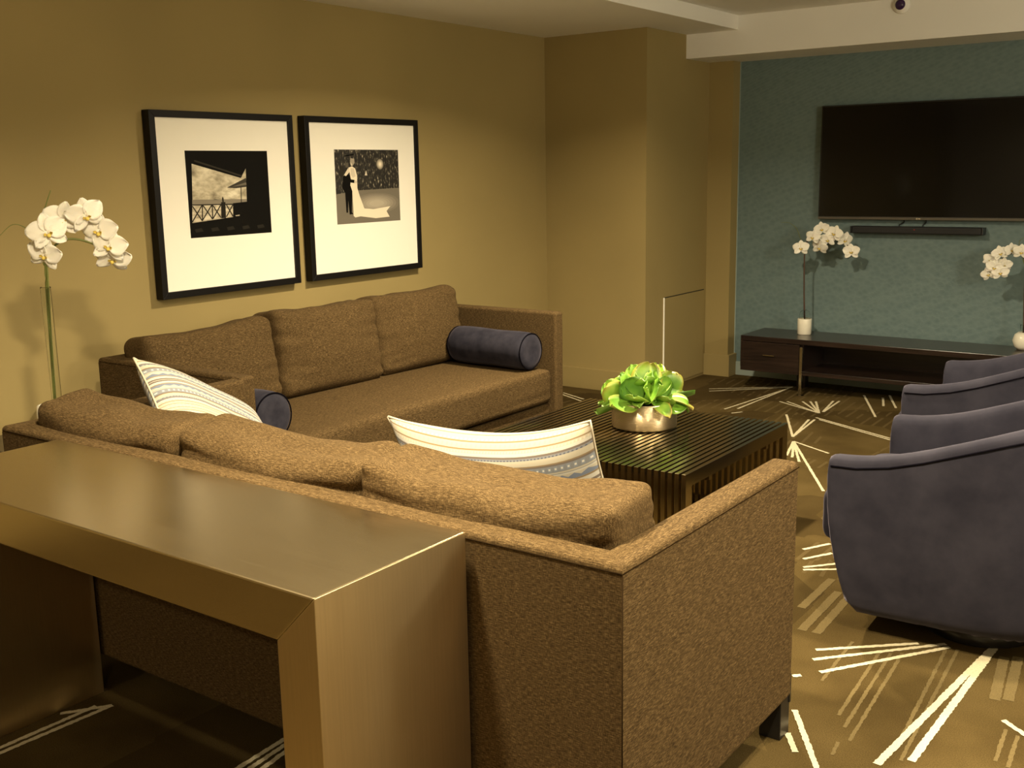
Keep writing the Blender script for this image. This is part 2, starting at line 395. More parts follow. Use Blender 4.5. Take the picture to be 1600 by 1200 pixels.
# ------------------------------------------------------------------ sofas
def sofa(label, loc, rz, cush, seed):
    s = thing('sofa', label, 'sofa', loc, rz, 'brown tweed sofas')
    L, D, H, t, z0 = 2.215, .905, .76, .075, .105
    def mitred(poly, skip):
        bm = BM(); A = [bm.verts.new((x, y, z0)) for x, y in poly]; B = [bm.verts.new((x, y, H)) for x, y in poly]
        n = len(poly); bm.faces.new(A[::-1]); bm.faces.new(B)
        for i in range(n): bm.faces.new((A[i], A[(i + 1) % n], B[(i + 1) % n], B[i]))
        ed = []
        for e_ in bm.edges:
            k = {i for i in range(n) for v in e_.verts if v in (A[i], B[i])}
            if len(k) == 2 and tuple(sorted(k)) in skip: continue
            if len(k) == 1 and next(iter(k)) in skip_v: continue
            ed.append(e_)
        bmesh.ops.bevel(bm, geom=ed, offset=.014, segments=5, profile=.5, affect='EDGES'); return bm
    skip_v = {0, 1, 2, 3}
    obj('backrest', mitred([(0, 0), (L, 0), (L - t, t), (t, t)], {(1, 2), (0, 3)}), M['tweed'], s)
    for k in (0, 1):
        skip_v = {0, 3}
        poly = [(0, 0), (0, D), (t, D), (t, t)] if k == 0 else [(L, 0), (L, D), (L - t, D), (L - t, t)]
        obj('armrest', mitred(poly, {(0, 3)}), M['tweed_arm'], s)
    bm = BM()
    e_ = .0165
    tube(bm, smooth_path([(0, D - .004, H - e_), (0, .002, H - e_), (.001, 0, H - e_), (L - .001, 0, H - e_), (L, .002, H - e_), (L, D - .004, H - e_)], 1), .0013, 6)
    tube(bm, [(0, 0, z0), (0, 0, H - .02)], .0013, 6); tube(bm, [(L, 0, z0), (L, 0, H - .02)], .0013, 6)
    p = obj('seam', bm, M['tweed_seam'], s, True); p['label'] = 'dark stitched seam'
    obj('base', boxbm(t - .002, L - t + .002, t, D - .045, z0 + .005, .262, bev=.012), M['tweed'], s, True, mods=('wn',))
    bm = cushion(L - 2 * t - .008, D - t - .012, .185, .035, .0, .012, 0, seed, 22, .003)
    obj('seat_cushion', bm, M['tweed'], s, True, loc=(L / 2, t + (D - t) / 2 - .012, .362), mods=(1,))
    w = (L - 2 * t) / 3
    for i, cfg in enumerate(cush):
        bm = cushion(w + .006, cfg['d'], cfg['h'], cfg.get('r', .045), .035, cfg.get('crown', 0), cfg.get('sag', .012), seed + i * 5 + 1, 34, .008, cfg.get('ear', .004), cfg.get('creases', ()))
        o = obj('back_cushion', bm, M['tweed'], s, True, loc=(t + w * (i + .5) + cfg.get('dx', 0), t + cfg['y'], .452 + cfg['h'] / 2), mods=(1,))
        o.rotation_euler = (cfg['tilt'], cfg.get('roll', 0), cfg.get('yaw', 0))
    for (x, y) in ((.004, .004), (L - .064, .004), (.004, D - .064), (L - .064, D - .064)):
        bm = boxbm(x, x + .06, y, y + .06, 0, z0 + .004, bev=.002)
        if y > .5:
            xx = x + .057 if x > 1 else x
            box(bm, xx, xx + .006, y + .052, y + .0605, .09, .17)
        obj('leg', bm, M['black_metal'], s)
    return s
near = [dict(d=.20, h=.385, y=.105, tilt=R(7), sag=.016, ear=.006, creases=((.62, .1, 1, .016), (.3, -.1, 1, .008))),
        dict(d=.20, h=.39, y=.108, tilt=R(6), sag=.024, creases=((.66, .05, 1, .016), (.7, .1, -1, .012), (.25, .1, 1, .008))),
        dict(d=.205, h=.385, y=.112, tilt=R(5), sag=.014, ear=.016, r=.036, yaw=R(2), creases=((.6, .12, 1, .018), (.2, .2, 1, .006), (.65, .1, -1, .012)))]
sofa('brown tweed sofa with its back to the metal console table', (1.066, .574, 0), 0, near, 3)
far = [dict(d=.19, h=.42, y=.10, tilt=R(9), sag=.004, ear=.0, creases=((-.55, .12, 1, .012), (-.8, .2, 1, .010), (-.15, .05, 1, .008), (.3, .1, 1, .006))),
       dict(d=.20, h=.42, y=.105, tilt=R(8), sag=.012, roll=R(-1.0), creases=((.42, -.22, 1, .013), (-.28, -.16, 1, .013), (.1, 0, -1, .006))),
       dict(d=.19, h=.40, y=.10, tilt=R(9), sag=.012, roll=R(1), creases=((.5, -.2, 1, .012), (-.2, .1, -1, .008)))]
sofa('brown tweed sofa along the wall under the two framed pictures', (.19, 3.702, 0), -math.pi / 2, far, 41)

# ------------------------------------------------------------------ pillows
def pillow(label, w, h, t, mtx, seed, dip=.09):
    p = tag(bpy.data.objects.new('throw_pillow', None), label, 'pillow', 'striped throw pillows'); col.objects.link(p); p.matrix_world = mtx
    bm = BM(); uvl = bm.loops.layers.uv.new('UVMap'); n = 28; rim = []
    def xy(u, v): return (u * w / 2 * (1 - .05 * (1 - v * v)), v * h / 2 * (1 - dip * (1 - u * u)))
    V = {}
    for s in (1, -1):
        for i in range(n + 1):
            for j in range(n + 1):
                u, v = math.sin((-1 + 2 * i / n) * math.pi / 2 * .999), math.sin((-1 + 2 * j / n) * math.pi / 2 * .999)
                edge = i in (0, n) or j in (0, n)
                if edge and s == -1: V[s, i, j] = V[1, i, j]; continue
                x, y = xy(u, v)
                z = t / 2 * ((1 - u ** 4) * (1 - v ** 4)) ** .62 + .006 * noise.noise(Vector((u * 2.5 + seed, v * 3, s * 3.))) * (1 - u ** 4) * (1 - v ** 4)
                V[s, i, j] = bm.verts.new((x, y, 0 if edge else s * z)); V[s, i, j].index
        for i in range(n):
            for j in range(n):
                q = [(i, j), (i + 1, j), (i + 1, j + 1), (i, j + 1)]
                f = bm.faces.new([V[s, a, b_] for a, b_ in q])
                for lp, (a, b_) in zip(f.loops, q):
                    uu = .5 + .5 * math.sin((-1 + 2 * a / n) * math.pi / 2); vv = .5 - .5 * math.sin((-1 + 2 * b_ / n) * math.pi / 2)
                    lp[uvl].uv = (uu, vv)
    obj('cover', bm, M['pillow'], p, True)
    bm = BM(); path = []
    for k in range(20): path.append((*xy(-1 + k / 10, 1), 0))
    for k in range(20): path.append((*xy(1, 1 - k / 10), 0))
    for k in range(20): path.append((*xy(1 - k / 10, -1), 0))
    for k in range(21): path.append((*xy(-1, -1 + k / 10), 0))
    tube(bm, path, .0035, 6); obj('piping', bm, M['pillow_pipe'], p, True)
    return p
def frame_mtx(center, xdir, ydir):
    x = Vector(xdir).normalized(); y = Vector(ydir); y = (y - x * y.dot(x)).normalized(); z = x.cross(y)
    m = Matrix((x, y, z)).transposed().to_4x4(); m.translation = Vector(center); return m
pillow('striped woven pillow lying against the cushions beside the coffee table corner', .66, .46, .15, frame_mtx((2.60, 1.13, .655), (1, .02, .10), (-.1, -.36, 1)), 2, .22)
pillow('striped woven pillow slumped in the near sofa corner before the blue bolster', .53, .40, .15, frame_mtx((1.39, 1.12, .696), (.02, .424, -.253), (-.8, .35, .45)), 9, .12)

def bolster(label, loc, L, r, rz):
    o = thing('bolster', label, 'bolster', loc, rz, 'navy bolsters')
    bm = BM(); prof = [(0, -L / 2 + .008), (r * .55, -L / 2 + .002), (r * .86, -L / 2), (r * .97, -L / 2 + .012), (r, -L / 2 + .035)] + [(r * (1 + .02 * math.sin(k)), -L / 2 + .035 + (L - .07) * k / 8) for k in range(1, 8)] + [(r, L / 2 - .035), (r * .97, L / 2 - .012), (r * .86, L / 2), (r * .55, L / 2 - .002), (0, L / 2 - .008)]
    lathe(bm, prof, 40); bmesh.ops.rotate(bm, verts=bm.verts, cent=(0, 0, 0), matrix=Matrix.Rotation(math.pi / 2, 3, 'Y'))
    obj('cover', bm, M['navy'], o, True, loc=(0, 0, r))
    for s in (-1, 1):
        bm = BM(); tube(bm, [(s * (L / 2 - .004), r * .955 * math.cos(a * math.pi / 20), r * .955 * math.sin(a * math.pi / 20)) for a in range(41)], .003, 6)
        obj('piping', bm, M['suede_seam'], o, True, loc=(0, 0, r))
    return o
bolster('navy velvet bolster at the far arm of the wall sofa', (.77, 3.505, .465), .52, .1, R(-3))
bolster('navy velvet bolster at the near arm of the wall sofa, behind a striped pillow', (.79, 1.676, .467), .52, .1, R(1.5))

# ------------------------------------------------------------------ console table
ct = thing('console_table', 'brushed metal waterfall console table behind the near sofa', 'console table', (1.403, .127, 0))
W, Dp, Hh, t = 1.506, .433, .764, .106
bm = BM(); prism(bm, [(0, Hh), (W, Hh), (W - t, Hh - t), (t, Hh - t)], 0, Dp, 'y', .004); obj('top', bm, M['brushed_top'], ct)
bm = BM(); prism(bm, [(W, Hh), (W, 0), (W - t, 0), (W - t, Hh - t)], 0, Dp, 'y', .0016); obj('side_panel', bm, M['brushed_side'], ct)
bm = BM(); prism(bm, [(0, Hh), (0, 0), (t, 0), (t, Hh - t)], 0, Dp, 'y', .0016); obj('side_panel', bm, M['brushed_side'], ct)

# ------------------------------------------------------------------ coffee table
cf = thing('coffee_table', 'dark polished metal coffee table of slatted bars holding the plant', 'coffee table', (1.563, 2.262, 0))
n, bw, dp, LY, LZ = 36, .0175, .05, .96, .42
pitch = (1.0 - bw) / (n - 1); bm = BM()
for i in range(n):
    x = i * pitch
    prism(bm, [(0, 0), (0, LZ), (LY, LZ), (LY, 0), (LY - dp, 0), (LY - dp, LZ - dp), (dp, LZ - dp), (dp, 0)], x, x + bw, 'x', .0012)
obj('slatted_bars', bm, M['dark_chrome'], cf)
for y in (.20, LY - .22):
    obj('cross_rail', boxbm(.004, .996, y, y + .02, LZ - dp - .02, LZ - dp - .0005), M['dark_chrome'], cf)
for y in (.012, LY - .032):
    obj('spacer_rail', boxbm(.004, .996, y, y + .02, .02, .04), M['dark_chrome'], cf)

# ------------------------------------------------------------------ succulent bowl
pl = thing('succulent_plant', 'bright green succulent in a round ribbed metal bowl on the coffee table', 'plant', (2.062, 2.858, .42))
bm = BM(); lathe(bm, [(0, .001), (.128, 0), (.138, .004), (.1395, .01), (.1395, .112), (.137, .116), (.131, .114), (.131, .095), (0, .092)], 64)
obj('bowl', bm, M['ribbed'], pl, True)
bm = BM(); lathe(bm, [(0, .1), (.07, .104), (.13, .1)], 32); obj('soil', bm, M['soil'], pl, True)
def leaf_into(bm, mtx, L, W, cup, bend, tip, tone, la, lb, curl=.3):
    nu, nv = 12, 6; grid = []
    for i in range(nu + 1):
        s = math.sin(i / nu * math.pi / 2) ** 1.15
        wdt = W / 2 * ((.24 + .76 * math.sin(s / .55 * math.pi / 2) ** 1.3) if s < .55 else max(.12, math.sqrt(max(0, 1 - ((s - .55) / .455) ** 2))))
        a = bend * s; row = []
        for j in range(nv + 1):
            q = -1 + 2 * j / nv
            x = q * wdt; z = cup * W * q * q * (.4 + s) + L * curl * s * s * math.sin(a)
            y = L * s
            yy, zz = y * math.cos(a * .5) - z * math.sin(a * .5), y * math.sin(a * .5) + z * math.cos(a * .5)
            row.append((Vector((x, yy, zz)), s, abs(q)))
        grid.append(row)
    th = .0022
    vs = [[[None, None] for _ in range(nv + 1)] for _ in range(nu + 1)]
    for i in range(nu + 1):
        for j in range(nv + 1):
            p, s, q = grid[i][j]
            for k, sg in enumerate((1, -1)):
                edge = 1 - max(q, 0) ** 4
                v = bm.verts.new(mtx @ (p + Vector((0, 0, sg * th * (.35 + .65 * edge)))))
                v[la] = tip * max(0, (max(q ** 3, s ** 4) - .45)) * 1.3; v[lb] = tone
                vs[i][j][k] = v
    for i in range(nu):
        for j in range(nv):
            bm.faces.new((vs[i][j][0], vs[i][j + 1][0], vs[i + 1][j + 1][0], vs[i + 1][j][0]))
            bm.faces.new((vs[i][j][1], vs[i + 1][j][1], vs[i + 1][j + 1][1], vs[i][j + 1][1]))
    for i in range(nu):
        for j in (0, nv): bm.faces.new((vs[i][j][0], vs[i + 1][j][0], vs[i + 1][j][1], vs[i][j][1]))
    for j in range(nv):
        for i in (0, nu): bm.faces.new((vs[i][j][0], vs[i][j + 1][0], vs[i][j + 1][1], vs[i][j][1]))
rnd = random.Random(5)
def rosette(loc, axis, scale, nl, seed):
    r = random.Random(seed); bm = BM(); la = bm.verts.layers.float.new('tip'); lb = bm.verts.layers.float.new('tone')
    q = Vector((0, 0, 1)).rotation_difference(Vector(axis).normalized()).to_matrix().to_4x4()
    for k in range(nl):
        f = k / nl; az = k * 2.4 + r.random() * .5
        el = R(2 + 66 * f + r.uniform(-8, 10))
        L = scale * (.132 - .045 * f) * r.uniform(.9, 1.1); Wd = scale * (.118 - .03 * f) * r.uniform(.88, 1.1)
        m = Matrix.Translation(loc) @ q @ Matrix.Rotation(az, 4, 'Z') @ Matrix.Rotation(el, 4, 'X') @ Matrix.Rotation(r.uniform(-.3, .3), 4, 'Y')
        leaf_into(bm, m, L, Wd, r.uniform(.03, .14), r.uniform(.1, .5), r.random() ** 4 * .8, max(0, r.uniform(-.6, .8)), la, lb)
    return obj('leaf_rosette', bm, M['leaf'], pl, True)
rosette((0, 0, .15), (.1, -.2, 1), 1.12, 8, 1)
for k in range(6):
    a = k * math.pi / 3 - .2
    rosette((.085 * math.cos(a), .085 * math.sin(a), .112 + .012 * (k % 2)), (math.cos(a) * 1.0, math.sin(a) * 1.0, 1.0), 1.06 + .08 * (k % 3), 5, 20 + k)

rl = random.Random(77)
for k in range(9):
    a = k * 2 * math.pi / 9 + rl.uniform(-.2, .2)
    bm = BM(); la = bm.verts.layers.float.new('tip'); lb = bm.verts.layers.float.new('tone')
    m = Matrix.Translation((.075 * math.cos(a), .075 * math.sin(a), .122)) @ Matrix.Rotation(a - math.pi / 2, 4, 'Z') @ Matrix.Rotation(R(rl.uniform(-8, 22)), 4, 'X') @ Matrix.Rotation(rl.uniform(-.4, .4), 4, 'Y')
    leaf_into(bm, m, rl.uniform(.125, .155), rl.uniform(.06, .08), .12, rl.uniform(-.7, .1), .7 if k % 4 == 0 else .1, rl.uniform(0, .7), la, lb)
    obj('leaf', bm, M['leaf'], pl, True)
# ------------------------------------------------------------------ orchids
def petal_into(bm, mtx, L, W, shape, cup, back):
    nu, nv = 8, 6; prev = None
    for i in range(nu + 1):
        s = i / nu
        wd = W / 2 * (math.sin(math.pi * (s * .93 + .05) ** shape) ** .7 if s < 1 else .18)
        row = []
        for j in range(nv + 1):
            q = -1 + 2 * j / nv
            row.append(bm.verts.new(mtx @ Vector((q * wd, L * s, cup * W * (q * q) * .6 - back * L * s * s + .002 * math.sin(7 * q + 9 * s)))))
        if prev:
            for j in range(nv): bm.faces.new((prev[j], prev[j + 1], row[j + 1], row[j]))
        prev = row
def blossom(parent, pos, nrm, size, roll, rr):
    z = Vector(nrm).normalized(); up = Vector((0, 0, 1)); x = up.cross(z).normalized(); y = z.cross(x)
    m = (Matrix((x, y, z)).transposed().to_4x4()) @ Matrix.Rotation(roll, 4, 'Z')
    bm = BM(); S = size
    for a, L, W, sh, zz in ((0, .50, .36, 1.0, -.012), (128, .50, .34, 1.0, -.014), (-128, .50, .34, 1.0, -.014), (72, .54, .58, .85, 0), (-72, .54, .58, .85, 0)):
        petal_into(bm, Matrix.Translation((0, 0, zz * S)) @ Matrix.Rotation(R(a + rr.uniform(-6, 6)), 4, 'Z'), L * S, W * S, sh, rr.uniform(-.12, .16), rr.uniform(-.1, .22))
    o = obj('blossom', bm, M['petal'], parent, True); o.matrix_local = Matrix.Translation(pos) @ m
    o.modifiers.new('th', 'SOLIDIFY').thickness = .0012
    bm = BM(); lathe(bm, [(0, 0), (.045 * S, .02 * S), (.058 * S, .055 * S), (.036 * S, .10 * S), (0, .12 * S)], 10)
    bmesh.ops.transform(bm, matrix=Matrix.Translation((0, -.06 * S, 0)) @ Matrix.Rotation(R(30), 4, 'X'), verts=bm.verts)
    for sx in (-1, 1):
        b2 = Matrix.Translation((sx * .05 * S, -.05 * S, .03 * S)) @ Matrix.Rotation(R(-sx * 60), 4, 'Z') @ Matrix.Rotation(R(50), 4, 'X')
        petal_into(bm, b2, .11 * S, .08 * S, 1, .1, 0)
    obj('lip', bm, M['lip'], o, True)
    return o
def orchid(label, base, n, size, bl, stem, r_stem, smat, pot_prof, extras=(), tube_g=None, seed=0, tube_off=(0, 0)):
    o = thing('potted_orchid', label, 'orchid', base, 0, 'white potted orchids'); B = Vector(base); rr = random.Random(seed)
    bm = BM(); lathe(bm, pot_prof, 40); obj('pot', bm, M['ceramic'], o, True)
    bm = BM(); P = smooth_path([Vector(p) - B for p in stem]); tube(bm, P, [r_stem * (1 - .5 * i / len(P)) for i in range(len(P))], 8); obj('stem', bm, smat, o, True)
    for ne, e_ in enumerate(extras):
        bm = BM(); P = smooth_path([Vector(p) - B for p in e_]); tube(bm, P, [r_stem * (.85 if len(extras) > 1 and ne == 0 else .45) * (1 - .6 * i / len(P)) for i in range(len(P))], 6); obj('tendril', bm, M['stem_green'], o, True)
    if tube_g:
        bm = BM(); lathe(bm, tube_g, 28, (*tube_off, 0)); obj('glass_tube', bm, M['glass'], o, True)
    N_ = Vector(n)
    for k, p in enumerate(bl):
        nn = N_ + Vector((rr.uniform(-.45, .45), rr.uniform(-.45, .45), rr.uniform(-.35, .15)))
        off = N_ * (.018 + .02 * (k % 2))
        blossom(o, Vector(p) - B + off, nn, size * rr.uniform(.92, 1.08), rr.uniform(-.35, .35), rr)
    return o
# corner orchid stands on a small table between the two sofas
st = thing('side_table', 'small dark side table in the corner between the two sofas', 'side table', (.60, 1.04, 0))
obj('table_top', boxbm(-.24, .24, -.24, .24, .535, .56, bev=.004), M['espresso'], st)
for sx in (-1, 1):
    for sy in (-1, 1): obj('leg', boxbm(sx * .205 - .017, sx * .205 + .017, sy * .205 - .017, sy * .205 + .017, 0, .535, bev=.002), M['espresso'], st)
PX, PY = .592, 1.034
orchid('tall white orchid with a green stem in the corner beside the near sofa', (PX, PY, .56), (.86, -.51, -.05), .132,
       [(.599,1.049,1.240),(.608,1.064,1.322),(.636,1.110,1.366),(.676,1.178,1.378),(.697,1.213,1.318),(.711,1.238,1.264),(.715,1.246,1.215)],
       [(.592,1.034,.66),(.593,1.037,.764),(.595,1.041,.954),(.598,1.047,1.165),(.604,1.057,1.234),(.626,1.093,1.280),(.652,1.137,1.291),(.684,1.192,1.271),(.705,1.227,1.236),(.710,1.235,1.215)],
       .0055, M['stem_green'], [(0, .0), (.055, 0), (.064, .01), (.066, .1), (.062, .126), (.055, .128), (.05, .11), (0, .105)],
       [[(.594,1.036,.70),(.599,1.042,.95),(.606,1.05,1.20),(.602,1.053,1.363),(.611,1.068,1.418),(.620,1.085,1.467)], [(.598,1.045,1.2),(.585,1.02,1.30),(.573,1.005,1.335),(.552,.968,1.350),(.529,.929,1.313)]],
       [(.0165, .10), (.0165, .56), (.0185, .562), (.0185, .558), (.0175, .10)], seed=4, tube_off=(.003, .008))
orchid('white orchid in a straight white pot left on the media cabinet', (1.5985, 5.928, .379), (.353, -.935, 0), .108,
       [(1.560,5.915,.964),(1.629,5.941,1.038),(1.682,5.961,1.091),(1.757,5.989,1.062),(1.822,6.014,1.017),(1.863,6.026,.942),(1.670,5.965,.968),(1.715,5.985,1.02)],
       [(1.598,5.929,.47),(1.595,5.928,.52),(1.587,5.925,.709),(1.584,5.924,.939),(1.604,5.932,1.017),(1.683,5.961,1.074),(1.757,5.989,1.056),(1.822,6.014,1.003),(1.860,6.028,.943)],
       .006, M['stem_brown'], [(0, 0), (.044, 0), (.047, .004), (.047, .104), (.045, .108), (.040, .106), (.038, .09), (0, .088)],
       [[(1.584,5.924,.939),(1.548,5.910,1.046),(1.527,5.902,1.096),(1.484,5.886,1.131),(1.432,5.866,1.135)]],
       [(.036, .09), (.037, .13), (.03, .155), (.012, .165), (.011, .163), (.029, .153), (.0355, .13), (.035, .09)], seed=11)
orchid('white orchid in a round white pot toward the right of the media cabinet', (2.966, 5.966, .379), (.177, -.984, 0), .095,
       [(2.867,5.948,.985),(2.808,5.937,.966),(2.756,5.928,.922),(2.781,5.932,.880),(2.751,5.927,.836),(2.815,5.939,.849),(2.831,5.942,.895),(2.921,5.958,.975)],
       [(2.967,5.966,.47),(2.956,5.964,.685),(2.945,5.962,.898),(2.929,5.959,.954),(2.890,5.952,.967),(2.834,5.942,.945),(2.799,5.936,.895),(2.764,5.929,.844)],
       .006, M['stem_brown'], [(0, 0), (.03, 0), (.05, .02), (.061, .055), (.05, .092), (.03, .108), (.024, .105), (.02, .09), (0, .088)],
       [[(2.946,5.962,.884),(2.906,5.955,1.017),(2.919,5.957,1.052),(2.935,5.960,1.059)]],
       [(.020, .095), (.020, .15), (.0215, .152), (.0215, .148), (.0205, .095)], seed=23)

# ------------------------------------------------------------------ pictures
def picture(label, y0, y1, z0, z1, pw, build, box_p):
    f = thing('framed_picture', label, 'picture', (0, (y0 + y1) / 2, z0), 0, 'black framed pictures')
    w, h = y1 - y0, z1 - z0; d0, d1, b_ = .002, .052, .032
    def fr(a): return [(a - w / 2, a), (w / 2 - a, a), (w / 2 - a, h - a), (a - w / 2, h - a)]
    O, I = fr(0), fr(b_); bm = BM()
    for k in range(4):
        k2 = (k + 1) % 4; prism(bm, [O[k], O[k2], I[k2], I[k]], d0, d1, 'x', .0015)
    obj('frame', bm, M['frame_black'], f)
    obj('mat', boxbm(d0, .042, -w / 2 + b_ - .001, w / 2 - b_ + .001, b_ - .001, h - b_ + .001), M['mat_white'], f)
    py0, py1, pz0, pz1 = (box_p[0] - (y0 + y1) / 2, box_p[1] - (y0 + y1) / 2, box_p[2] - z0, box_p[3] - z0)
    bm = BM(); mats = []
    lay = [0]
    def poly(pts, mat):
        if mat not in mats: mats.append(mat)
        lay[0] += 1; x = .0422 + .00006 * lay[0]
        fc = bm.faces.new([bm.verts.new((x, py0 + (py1 - py0) * u, pz1 - (pz1 - pz0) * v)) for u, v in pts]); fc.material_index = mats.index(mat)
    build(poly)
    me = bpy.data.meshes.new('print'); bm.to_mesh(me); bm.free()
    for mm in mats: me.materials.append(mm)
    o = bpy.data.objects.new('print', me); col.objects.link(o); o.parent = f; o['label'] = 'sepia photograph'
    return f
G = {}
def grey(v, tint=(1, .88, .68)):
    k = round(v, 3)
    if k not in G: G[k] = plain('print_tone', tuple(v * t_ for t_ in tint), .6, spec=.08)
    return G[k]
m, nt, b = new_mat('print_clouds'); nn = mapped_noise(nt, (1, 9, 18), 1., 4, .6)
nt.links.new(ramp(nt, nn, [(.34, (.22, .185, .12)), (.5, (.52, .46, .33)), (.66, (.80, .74, .58))]), b.inputs['Base Color']); setp(b, rough=.55); M['clouds'] = m
m, nt, b = new_mat('print_crowd'); nn = mapped_noise(nt, (1, 75, 42), 1., 2, .6)
nt.links.new(ramp(nt, nn, [(.50, (.012, .010, .008)), (.62, (.08, .07, .05)), (.74, (.5, .45, .35))]), b.inputs['Base Color']); setp(b, rough=.55); M['crowd'] = m
m, nt, b = new_mat('print_surf'); nn = mapped_noise(nt, (1, 12, 60), 1., 3, .6)
nt.links.new(ramp(nt, nn, [(.35, (.30, .25, .17)), (.62, (.70, .63, .48))]), b.inputs['Base Color']); setp(b, rough=.55); M['surf'] = m
def seg_poly(a, c, w):
    dx, dy = c[0] - a[0], c[1] - a[1]; l = math.hypot(dx, dy); px, py = -dy / l * w / 2, dx / l * w / 2
    return [(a[0] + px, a[1] + py), (c[0] + px, c[1] + py), (c[0] - px, c[1] - py), (a[0] - px, a[1] - py)]
def pic_porch(P):
    P([(0, 0), (1, 0), (1, 1), (0, 1)], grey(.005))
    P([(.070, .149), (.646, .322), (.715, .209), (.702, .606), (.05, .565)], M['clouds'])
    P([(.047, .558), (.703, .575), (.700, .645), (.043, .62)], grey(.24))
    P([(.287, .572), (.310, .560), (.331, .562), (.363, .574)], grey(.14))
    P([(.043, .618), (.540, .64), (.519, .782), (.029, .826)], M['surf'])
    P([(.465, .432), (.709, .322), (.711, .429), (.582, .442)], grey(.05)); P([(.53, .423), (.709, .375), (.711, .405)], grey(.16))
    P(seg_poly((.64, .432), (.632, .613), .010), grey(.03))
    P([(.527, .618), (.715, .606), (.715, .795), (.519, .782)], grey(.005)); P([(.545, .765), (.60, .758), (.60, .772), (.555, .775)], grey(.4))
    for a, c in (((.041, .619), (.53, .631)), ((.042, .632), (.145, .808)), ((.156, .623), (.029, .815)), ((.161, .623), (.269, .796)), ((.268, .630), (.146, .803)), ((.279, .630), (.368, .782)), ((.377, .631), (.275, .786)), ((.443, .630), (.519, .777)), ((.527, .631), (.435, .776)), ((.158, .623), (.147, .809)), ((.273, .628), (.270, .791))):
        P(seg_poly(a, c, .013), grey(.03))
    P([(.382, .601), (.434, .600), (.429, .79), (.371, .79)], grey(.02)); P([(.398, .60), (.395, .56), (.405, .531), (.416, .56), (.416, .60)], grey(.03))
    P(seg_poly((.10, .115), (.66, .30), .02), grey(.035))
    for k in range(5): P([(.05 + .19 * k, .9), (.13 + .19 * k, .89), (.15 + .19 * k, .93), (.06 + .19 * k, .94)], grey(.02))
def pic_dance(P):
    P([(0, 0), (1, 0), (1, 1), (0, 1)], M['crowd'])
    P([(.0, .597), (.192, .568), (.332, .552), (1, .534), (1, 1), (0, 1)], grey(.17))
    def ell(cx, cy, rx, ry, v):
        P([(cx + rx * math.cos(k * math.pi / 10), cy + ry * math.sin(k * math.pi / 10)) for k in range(20)], grey(v))
    for k in range(6): ell(.62, .74, .37 - .05 * k, .145 - .02 * k, .2 + .045 * k)
    for k in range(6): ell(.696, .198, .066 - .010 * k, .085 - .013 * k, .06 + .15 * k)
    P([(.119, .355), (.200, .326), (.232, .397), (.218, .478), (.244, .559), (.223, .844), (.245, .87), (.19, .875), (.177, .679), (.165, .846), (.143, .85), (.135, .576), (.097, .515)], grey(.005))
    P([(.154, .175), (.205, .176), (.203, .24), (.158, .24)], grey(.10)); P([(.068, .215), (.13, .22), (.119, .355), (.074, .374)], grey(.03))
    P([(.203, .241), (.255, .226), (.301, .252), (.327, .348), (.324, .521), (.353, .624), (.419, .802), (.563, .819), (.836, .790), (.772, .856), (.820, .938), (.596, .947), (.356, .908), (.273, .919), (.248, .897), (.244, .559), (.218, .478), (.232, .397)], grey(.80))
    P([(.232, .25), (.285, .25), (.305, .36), (.262, .38), (.235, .34)], grey(.62))
    P([(.197, .246), (.131, .340), (.159, .355), (.219, .296)], grey(.7))
    P([(.236, .116), (.294, .121), (.298, .176), (.261, .226), (.228, .186)], grey(.34)); P([(.242, .17), (.262, .20), (.25, .226), (.235, .2)], grey(.6))
    P([(.215, .397), (.284, .408), (.279, .451), (.225, .442)], grey(.005)); P([(.284, .41), (.325, .425), (.32, .455), (.28, .451)], grey(.6))
    P([(.471, .279), (.486, .351), (.445, .350)], grey(.6)); P([(.146, .081), (.290, .056), (.292, .071), (.151, .094)], grey(.005))
picture('black framed sepia print of a seaside porch, nearer the tall orchid', 1.935, 2.795, .95, 1.805, .03, pic_porch, (2.122, 2.620, 1.222, 1.626))
picture('black framed sepia print of a couple dancing, over the wall sofa cushions', 2.876, 3.770, .95, 1.806, .03, pic_dance, (3.088, 3.598, 1.238, 1.636))

# ------------------------------------------------------------------ television wall
tv = thing('television', 'large black flat television hung on the teal wall', 'television', (2.252, YT, 1.147))
obj('casing', boxbm(-.66, .66, -.06, -.003, 0, .75, bev=.004), M['tv_case'], tv)
obj('screen', boxbm(-.65, .65, -.062, -.0595, .022, .741), M['screen'], tv)
obj('trim_strip', boxbm(-.659, .659, -.064, -.059, .001, .017, bev=.001), M['tv_strip'], tv)
bm = BM(); tube(bm, [(0, -.0645, .009), (0, -.0665, .009)], .006, 14); box(bm, .008, .022, -.0665, -.064, .005, .013); obj('logo', bm, M['logo'], tv)
sb = thing('soundbar', 'long thin black soundbar on the teal wall under the television', 'soundbar', (2.245, YT, 1.058))
obj('body', boxbm(-.41, .41, -.085, -.002, 0, .046, bev=.008, seg=3), M['mesh_black'], sb)
for s in (-1, 1): obj('end_cap', boxbm(min(s * .41, s * .42), max(s * .41, s * .42), -.086, -.002, -.0005, .0465, bev=.003), M['tv_case'], sb)
m_led = plain('red_standby_light', (.5, .02, .01), .4)
obj('indicator_light', boxbm(-.004, .004, -.0862, -.084, .026, .030), m_led, sb)
for k, (xa, xb) in enumerate(((2.13, 2.16), (2.28, 2.30))):
    bm = BM(); tube(bm, smooth_path([(xb, YT - .03, 1.15), (xb - .004, YT - .012, 1.13), (xa, YT - .012, 1.115), (xa, YT - .03, 1.1035)]), .0035, 6)
    o = obj('cable', bm, M['tv_case'], None, True); tag(o, ['thick black cable from television to soundbar, left of the maker badge', 'thin black cable from television to soundbar, below the maker badge'][k], 'cable', 'soundbar cables')

